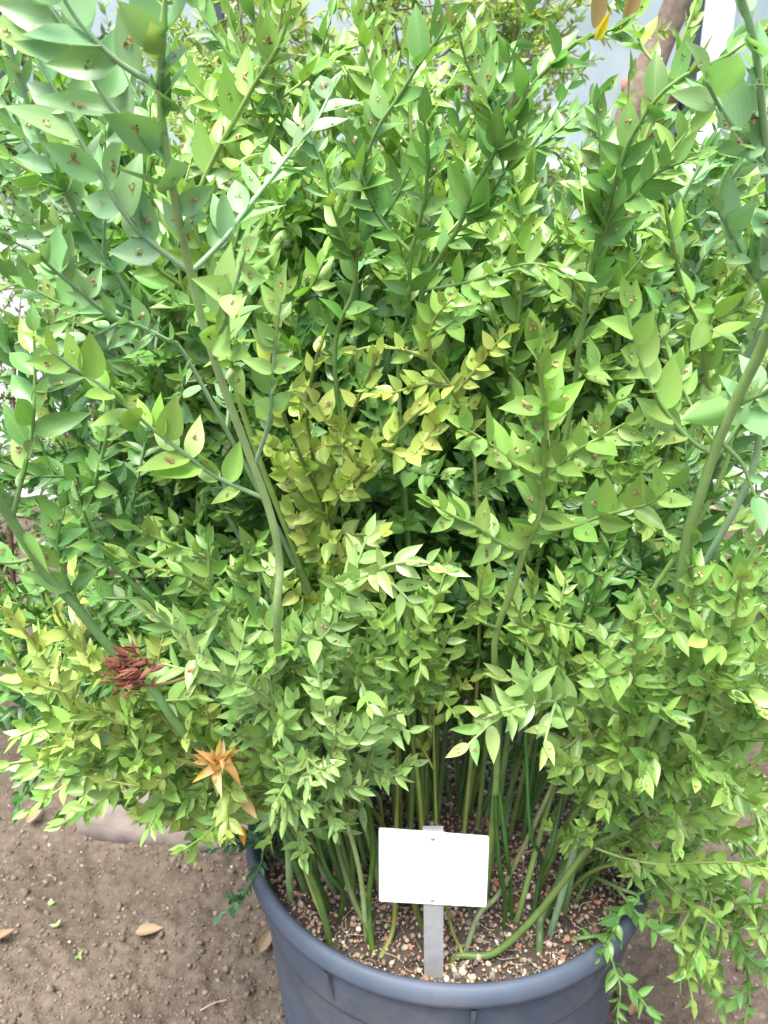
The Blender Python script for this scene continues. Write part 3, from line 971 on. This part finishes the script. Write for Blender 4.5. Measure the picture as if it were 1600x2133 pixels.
for k in range(420):        # straw and dead roots
    q = np.array([*(rng.uniform(-.22, .22, 2)), SOIL_Z + .004])
    if np.hypot(q[0], q[1]) > .235:
        continue
    d = unit(np.array([*rng.normal(size=2), rng.normal(0, .25)]))
    e = unit(np.array([*rng.normal(size=2), .3]))
    ln = rng.uniform(.01, .03)
    p, _ = spline([q, q + d * ln * .5 + e * ln * .2, q + d * ln], 8)
    p[:, 2] = np.maximum(p[:, 2], SOIL_Z + .001)
    v, f = tube(p, .0005, 4)
    b.add(v, f, np.array([.42, .33, .2]) * rng.uniform(.6, 1.2))
tag(b.build('gravel', M_STONE), 'mixed pink and dark gravel covering the soil inside the pot', 'gravel', kind='stuff')

# name plate
sign = empty('plant_label', tuple(S(905, 2032)))
tag(sign, 'blank white rectangular name plate on a grey metal stake in the pot', 'plant label')
SO = S(905, 2032)
YS = SO[1]


def onplane(px, py, off=0.):
    return P(px, py, YS + off)


def slab(bag, quad, y0, y1, bev=.0, c=(1, 1, 1)):
    """an upright plate: the four corners (world x, z) between depths y0 and y1, corners clipped round"""
    pts = []
    q = np.array(quad)
    for i in range(4):
        a_, b_, c_ = q[i - 1], q[i], q[(i + 1) % 4]
        r_ = .0022 if bev else .0004
        for t_ in np.linspace(0, 1, 4):
            p0, p1 = b_ + unit(a_ - b_) * r_, b_ + unit(c_ - b_) * r_
            pts.append((1 - t_) ** 2 * p0 + 2 * t_ * (1 - t_) * b_ + t_ ** 2 * p1)
    pts = np.array(pts)
    m = len(pts)
    v = np.vstack([np.stack([pts[:, 0], np.full(m, y), pts[:, 1]], 1) for y in (y0, y1)])
    bag.add(v, np.array([list(range(m))]), c)
    bag.f[-1] = np.array([list(range(m))]) + bag.n - 2 * m
    bag.f.append(np.array([list(range(2 * m - 1, m - 1, -1))]) + bag.n - 2 * m)
    bag.f.append(np.array([[m + i, m + (i + 1) % m, (i + 1) % m, i] for i in range(m)]) + bag.n - 2 * m)


def xz(px, py, off=0.):
    p = onplane(px, py, off)
    return (p[0] - SO[0], p[2] - SO[2])


b = Bag()
slab(b, [xz(789, 1720), xz(1018, 1738), xz(1012, 1883), xz(790, 1871)][::-1], -.0042, -.0022, .002)
b.build('plate', None or M_WHITE, sign, smooth=False)
b = Bag()
bot = xz(905, 2032)
top = xz(902, 1722)
hw = .0105
slab(b, [(top[0] - hw, top[1]), (top[0] + hw, top[1]), (bot[0] + hw, -.03), (bot[0] - hw, -.03)][::-1], -.0018, .0012)
b.build('stake', M_ZINC, sign, smooth=False)
for (px, py) in ((901, 1740), (900, 1868)):
    b = Bag()
    x_, z_ = xz(px, py)
    a = np.linspace(0, 2 * math.pi, 16, endpoint=False)
    rings = [(.0024, -.0043), (.0024, -.0049), (.0016, -.0056), (.0002, -.0058)]
    v = np.array([[x_ + r_ * math.cos(t_), y_, z_ + r_ * math.sin(t_)] for r_, y_ in rings for t_ in a])
    b.add(v, [[i * 16 + j, i * 16 + (j + 1) % 16, (i + 1) * 16 + (j + 1) % 16, (i + 1) * 16 + j] for i in range(3) for j in range(16)])
    b.build('rivet', M_ZINC, sign)
b = Bag()
for (px, py, l, an) in [(916, 1810, .0022, .9), (804, 1836, .0015, .9), (1001, 1748, .0016, .6), (912, 1846, .001, 0), (940, 1846, .0009, 0), (952, 1846, .001, 0), (970, 1848, .0014, 0), (985, 1850, .0008, 0), (860, 1757, .0012, .4)]:
    x_, z_ = xz(px, py)
    dx, dz = math.cos(an) * l / 2, math.sin(an) * l / 2
    w_ = .00025
    b.add([[x_ - dx - w_, -.0045, z_ - dz + w_], [x_ - dx + w_, -.0045, z_ - dz - w_], [x_ + dx + w_, -.0045, z_ + dz - w_], [x_ + dx - w_, -.0045, z_ + dz + w_]], [[0, 1, 2, 3]], (.5, .52, .54))
b.build('faded_print', M_WHITE, sign, smooth=False)

# ------------------------------------------------------------------ ground


def vnoise(x, y, s):
    """value noise, hashed lattice"""
    x, y = x * s, y * s
    xi, yi = np.floor(x).astype(np.int64), np.floor(y).astype(np.int64)
    fx, fy = x - xi, y - yi
    fx, fy = fx * fx * (3 - 2 * fx), fy * fy * (3 - 2 * fy)

    def h(a, b_):
        q = (a * 374761393 + b_ * 668265263) & 0xffffffff
        q = ((q ^ (q >> 13)) * 1274126177) & 0xffffffff
        return ((q ^ (q >> 16)) & 0xffff) / 65535.
    return (h(xi, yi) * (1 - fx) + h(xi + 1, yi) * fx) * (1 - fy) + (h(xi, yi + 1) * (1 - fx) + h(xi + 1, yi + 1) * fx) * fy


g = np.linspace(-1, 1, 480)
gx = np.sinh(g * 5.2) / math.sinh(5.2) * 60
gx = np.sign(g) * (np.abs(g) * 1.3 + 58.7 * np.abs(g) ** 9)
X, Yg = np.meshgrid(gx - .15, gx + .25, indexing='ij')
near = np.exp(-(X ** 2 + Yg ** 2) / 6)
Z = near * (.03 * (vnoise(X, Yg, 3) - .5) + .018 * (vnoise(X + 9, Yg, 11) - .5) + .019 * (vnoise(X, Yg + 5, 37) - .5) + .011 * (vnoise(X, Yg, 95) - .5))
Z += near * .006 * (vnoise(X + 3, Yg, 190) - .5) + .02 * (vnoise(X, Yg, 1.1) - .5) - .012
b = Bag()
n_ = len(g)
i, j = np.meshgrid(np.arange(n_ - 1), np.arange(n_ - 1), indexing='ij')
b.add(np.stack([X, Yg, Z], -1).reshape(-1, 3), np.stack([i * n_ + j, (i + 1) * n_ + j, (i + 1) * n_ + j + 1, i * n_ + j + 1], -1).reshape(-1, 4))
tag(b.build('ground', M_SOIL), kind='structure')


def gz(x, y):
    ix = int(np.argmin(np.abs(gx - .15 - x)))
    iy = int(np.argmin(np.abs(gx + .25 - y)))
    return float(Z[ix, iy])


# crumbs and clods
n = 9000
px_ = np.where(rng.random(n) < .72, rng.uniform(-40, 640, n), rng.uniform(1230, 1680, n))
py_ = rng.uniform(1560, 2200, n)
pos, sz, cols = [], [], []
for x, y in zip(px_, py_):
    p = S(x, y, 0.)
    if np.hypot(p[0], p[1]) < .23:
        continue
    p[2] = gz(p[0], p[1])
    pos.append(p)
    s_ = float(np.clip(np.exp(rng.normal(math.log(.0019), .6)), .001, .011))
    sz.append(s_)
    u = rng.random()
    cols.append(np.array([.46, .42, .36]) if u < .008 else (np.array([.17, .137, .106]) if u < .3 else np.array([.122, .096, .072])) * rng.uniform(.75, 1.2))
b = Bag()
lumps(b, np.array(pos), np.array(sz), np.array(cols), sub=1, rough=.2, flat=(.55, .95))
tag(b.build('soil_clods', M_STONE), 'crumbly brown clods and little stones strewn over the bare soil', 'soil clods', kind='stuff')

# dead leaves and a twig lying on the soil
for (px, py, L_, an, cl, lab) in [
    (75, 1700, .052, 1.25, (.34, .26, .18), 'pale tan dead leaf lying upright on soil beside the stone slab'),
    (312, 1925, .055, .05, (.33, .23, .15), 'flat tan dead leaf lying alone on the open bare soil'),
    (556, 1955, .05, 1.2, (.30, .22, .16), 'grey brown dead leaf on soil against the blue pot wall'),
    (8, 1945, .04, .5, (.28, .18, .12), 'small brown dead leaf on soil cut by the photo edge'),
    (1322, 2082, .03, .9, (.34, .19, .13), 'small reddish dead leaf on soil below the hanging right shoots')]:
    p = S(px, py, 0.)
    o_ = np.array([p[0], p[1], gz(p[0], p[1]) + .014])
    b = Bag()
    v, f, uv, k, _ = leaf_verts(np.array([[-L_ / 2 * math.cos(an), -L_ / 2 * math.sin(an), 0]]), np.array([[math.cos(an), math.sin(an), .12]]), np.array([[rng.normal(0, .2), -.3, 1]]), np.array([L_]), np.array([L_ * .2]), np.array([.35]), np.array([.12]), np.array([.3]))
    b.add(v, f, cl, uv)
    o = b.build('dead_leaf', M_DRYLEAF)
    o.location = o_
    tag(o, lab, 'dead leaf', 'dead leaves on the soil')
p0, p1 = S(415, 2085, .0), S(470, 2066, .0)
p0[2], p1[2] = gz(*p0[:2]) + .008, gz(*p1[:2]) + .008
b = Bag()
pp, _ = spline([p0, (p0 + p1) / 2 + np.array([0, 0, .004]), p1], 10)
v, f = tube(pp, .0011, 6)
b.add(v, f, (.36, .29, .2))
tag(b.build('twig', M_BARK), 'thin straw coloured twig lying on the bare soil', 'twig')
for (px, py, lab) in [(98, 1868, 'tiny pale green seedling flat on soil, highest of three'), (114, 1912, 'tiny yellow green seedling with two leaves, middle of three on soil'), (160, 1966, 'tiny green seedling nearest the pot base of three on soil')]:
    p = S(px, py, 0.)
    p[2] = gz(p[0], p[1]) + .006
    b = Bag()
    k_ = 3
    d = unit(rng.normal(size=(k_, 3)) * np.array([1, 1, .2]) + np.array([0, 0, .25]))
    v, f, uv, k, _ = leaf_verts(np.zeros((k_, 3)), d, np.tile([[0, -.2, 1.]], (k_, 1)), np.full(k_, .013), np.full(k_, .003), np.full(k_, .2), np.full(k_, .1), np.full(k_, .1))
    b.add(v, f, (.22, .34, .12), uv)
    v, f = tube(np.array([[0, 0, -.012], [0, 0, -.005], [0, 0, .001]]), .0007, 5)
    b.add(v, f, (.2, .3, .1))
    o = b.build('seedling', M_LEAF)
    o.location = p
    tag(o, lab, 'seedling', 'seedlings in the bare soil')

# flat stone at the left, and the clay pot at the right
b = Bag()
ps = S(395, 1715, .03)
box(b, (-.26, -.02, -.06), (.30, .24, .035), (.15, .125, .108), R(-9), (ps[0], ps[1], 0), .012)
tag(b.build('stone_slab', tint_material('weathered_slab', .9, .25, 25, .6, .004)), 'flat grey brown stone slab half sunk in soil under the left leaves', 'stone slab')
cp = empty('clay_pot', (0.93, .50, -.01))
tag(cp, 'round terracotta pot on the soil behind the hanging right shoots', 'clay pot')
b = Bag()
lathe([(0, .01), (.10, .01), (.135, .22), (.14, .22), (.141, .262), (.128, .262), (.125, .23), (.0, .23)][::-1], 56, (.36, .15, .075), b)
b.build('pot_body', M_CLAY, cp)
b = Bag()
lathe([(.127, .236), (.08, .24), (0, .242)], 40, (.06, .045, .035), b)
b.build('potting_soil', M_STONE, cp)

# ------------------------------------------------------------------ greenhouse behind
gh = empty('greenhouse', (0, 2.75, 0))
tag(gh, 'pale greenhouse wall with white frames and dark posts behind the shrubs', 'greenhouse')
b = Bag()
box(b, (-5, 0, -.05), (5, .12, 1.46), (.60, .64, .68))
b.build('wall', M_WHITE, gh, smooth=False)
b = Bag()
box(b, (-5, -.07, 1.463), (5, .14, 1.53), (.74, .77, .80), bev=.006)
b.build('sill', M_WHITE, gh, smooth=False)
xs = [-4.6, -3.6, -2.6, -1.65, -.75, 1.17, 2.4, 3.4, 4.4]
for k, x in enumerate(xs):
    b = Bag()
    box(b, (x - .022, -.05, 1.532), (x + .022, .05, 4.2), (.03, .04, .06), bev=.004)
    b.build('post', M_POST, gh, smooth=False)
    b = Bag()
    w = .05 if k != 5 else .13
    box(b, (x + .025, -.03, 1.532), (x + .025 + w, .04, 4.2), (.78, .80, .82), bev=.004)
    b.build('frame', M_WHITE, gh, smooth=False)
    if k < len(xs) - 1:
        b = Bag()
        box(b, (x + .025 + w + .002, .0, 1.532), (xs[k + 1] - .024, .012, 4.2))
        b.build('pane', M_GLASS, gh, smooth=False)
cp2 = empty('clay_pot', (1.02, 2.74, 1.53))
tag(cp2, 'reddish clay pot standing on the greenhouse window sill', 'clay pot')
b = Bag()
lathe([(0, .0), (.07, .0), (.105, .24), (.118, .24), (.12, .30), (.105, .30), (.1, .27), (0, .27)][::-1], 40, (.38, .17, .12), b)
b.build('pot_body', M_CLAY, cp2)

# ------------------------------------------------------------------ shrubs behind the pot
US2 = np.array([0, .12, .4, .7, 1.0])
VS2 = np.array([-1., 0, 1.])


def bush(name, label, cat, x, y, h, rad, stems, twigs, per0, L, cols, bark=(.2, .16, .12), low=.1, r0=.012, wide=.36, lean=(0, 0), group=None):
    root = empty(name, (x, y, gz(x, y)))
    tag(root, label, cat, group)
    wood, fol = Bag(), []
    for k in range(stems):
        a = 6.283 * k / stems + rng.uniform(-.5, .5)
        rr_ = rad * rng.uniform(.35, 1)
        top = np.array([math.cos(a) * rr_ + lean[0], math.sin(a) * rr_ * .8 + lean[1], h * rng.uniform(.72, 1.02)])
        mid = top * np.array([.4, .4, .5]) + rng.normal(0, .04, 3)
        p, ln = spline([np.array([math.cos(a) * .03, math.sin(a) * .03, -.03]), mid, top], 30)
        v, f = tube(p, np.linspace(r0, r0 * .25, 30), 6)
        wood.add(v, f, np.array(bark) * rng.uniform(.8, 1.2))
        for q in range(int(twigs * 2.3)):
            u = rng.uniform(low, 1.) ** .8
            i = min(int(u * 29), 28)
            d = unit(rng.normal(size=3) * np.array([1, 1, .6]) + np.array([0, 0, .35]) + unit(p[i] * np.array([1, 1, 0])) * .5)
            l = rad * rng.uniform(.25, .6)
            tp, tl = spline([p[i], p[i] + d * l * .5 + np.array([0, 0, .01]), p[i] + d * l + np.array([0, 0, rng.uniform(-.04, .06)])], 10)
            v, f = tube(tp, np.linspace(r0 * .28, r0 * .1, 10), 4)
            wood.add(v, f, np.array(bark) * rng.uniform(.9, 1.3))
            t, nn, bb = frames(tp)
            per = int(per0 * 1.5)
            us = rng.uniform(.1, 1, per)
            ii = np.minimum((us * 9).astype(int), 8)
            ps_ = tp[ii] + (tp[ii + 1] - tp[ii]) * (us * 9 - ii)[:, None]
            ph = rng.uniform(0, 6.283, per)
            dd = t[ii] * .6 + (np.cos(ph)[:, None] * nn[ii] + np.sin(ph)[:, None] * bb[ii]) * .85
            ci = np.array(cols)[rng.choice(len(cols), per)] * np.exp(rng.normal(0, .15, (per, 1)))
            fol.append((ps_, dd, np.tile([[0, -.2, 1.]], (per, 1)) + rng.normal(0, .5, (per, 3)), L * rng.uniform(.7, 1.2, per), ci))
    wood.build('branches', M_BARK, root)
    a = [np.concatenate(x_) for x_ in zip(*fol)]
    m = len(a[0])
    v, f, uv, k, _ = leaf_verts(a[0], a[1], a[2], a[3], a[3] * wide * .5, rng.uniform(.1, .4, m), rng.normal(.05, .1, m), np.zeros(m), US2, VS2)
    fb = Bag()
    fb.add(v, f, np.repeat(a[4], k, 0), uv)
    fb.build('foliage', M_BGLEAF, root)
    return root


G1, G2, G3 = (.22, .38, .12), (.32, .48, .16), (.14, .26, .08)
bush('shrub', 'tall loose shrub with small yellow green leaves and grey twigs behind the plant', 'shrub', -.12, 1.35, 2.05,  .55, 13, 28, 30, .028, [G1, G2, (.34, .42, .10)], (.26, .22, .19), .3, .010, lean=(.05, 0))
bush('shrub', 'dark leaved shrub left of the tall loose shrub by the greenhouse', 'shrub', -.85, 1.75, 2.0, .55, 12, 26, 28, .032, [G3, G1, (.05, .11, .03)], (.2, .16, .12), .2, .009)
bush('shrub', 'grey green fine leaved shrub with brown twigs at the left edge', 'shrub', -.95, .85, 1.42, .42, 8, 22, 26, .017, [(.13, .2, .1), (.18, .25, .12), G1], (.16, .1, .07), .2, .009)
bush('shrub', 'small shrub with cream and yellow leaves behind the right shoots', 'shrub', .42, .72, 1.30, .22, 7, 16, 18, .028, [(.55, .52, .12), (.68, .64, .34), (.3, .36, .06)], (.2, .18, .1), .45, .007, .42)
bush('shrub', 'bright leafy shrub behind the plant between trunk and left shrubs', 'shrub', .30, 1.15, 1.38, .42, 9, 22, 22, .032, [G2, G1, (.2, .3, .09)], (.2, .2, .1), .2, .008, .45)
bush('shrub', 'mid green broad shrub behind the plant at the far right', 'shrub', 1.15, 1.0, 1.26, .42, 9, 22, 22, .034, [G2, G1, (.1, .22, .07)], (.2, .2, .1), .2, .008, .45)
bush('shrub', 'low dark shrub standing behind the pot', 'shrub', -.30, .72, 1.0, .38, 9, 22, 22, .03, [G1, G3], (.2, .2, .1), .1, .008, .45)
# trunk of a small tree by the sill
tr = empty('tree', (.62, 1.75, 0))
tag(tr, 'small tree with a bare grey brown trunk in front of the greenhouse panes', 'tree')
b = Bag()
p, _ = spline([(0, 0, -.05), (.02, 0, .7), (-.03, .02, 1.25), (.06, 0, 1.6), (.20, .02, 2.0), (.26, 0, 2.5)], 40)
v, f = tube(p, np.linspace(.062, .035, 40) * (1 + .1 * np.sin(np.arange(40) * 1.3)), 12)
b.add(v, f, (.24, .18, .14))
b.build('trunk', M_BARK, tr)
b, w_ = Bag(), Bag()
for k in range(34):
    a = rng.uniform(0, 6.28)
    i = int(rng.uniform(33, 39))
    d = unit(np.array([math.cos(a), math.sin(a), rng.uniform(.1, .8)]))
    q, _ = spline([p[i], p[i] + d * .25, p[i] + d * rng.uniform(.4, .7)], 10)
    v, f = tube(q, np.linspace(.006, .002, 10), 5)
    w_.add(v, f, (.24, .18, .14))
    m = 60
    ii = rng.integers(3, 10, m)
    ps_ = q[ii] + rng.normal(0, .02, (m, 3))
    v, f, uv, kk, _ = leaf_verts(ps_, unit(rng.normal(size=(m, 3)) + d), np.tile([[0, -.2, 1.]], (m, 1)) + rng.normal(0, .5, (m, 3)), rng.uniform(.03, .055, m), rng.uniform(.008, .013, m), rng.uniform(.1, .4, m), rng.normal(0, .1, m), np.zeros(m), US2, VS2)
    b.add(v, f, np.repeat(np.array([G1, G2])[rng.integers(0, 2, m)], kk, 0), uv)
w_.build('limbs', M_BARK, tr)
b.build('crown', M_BGLEAF, tr)
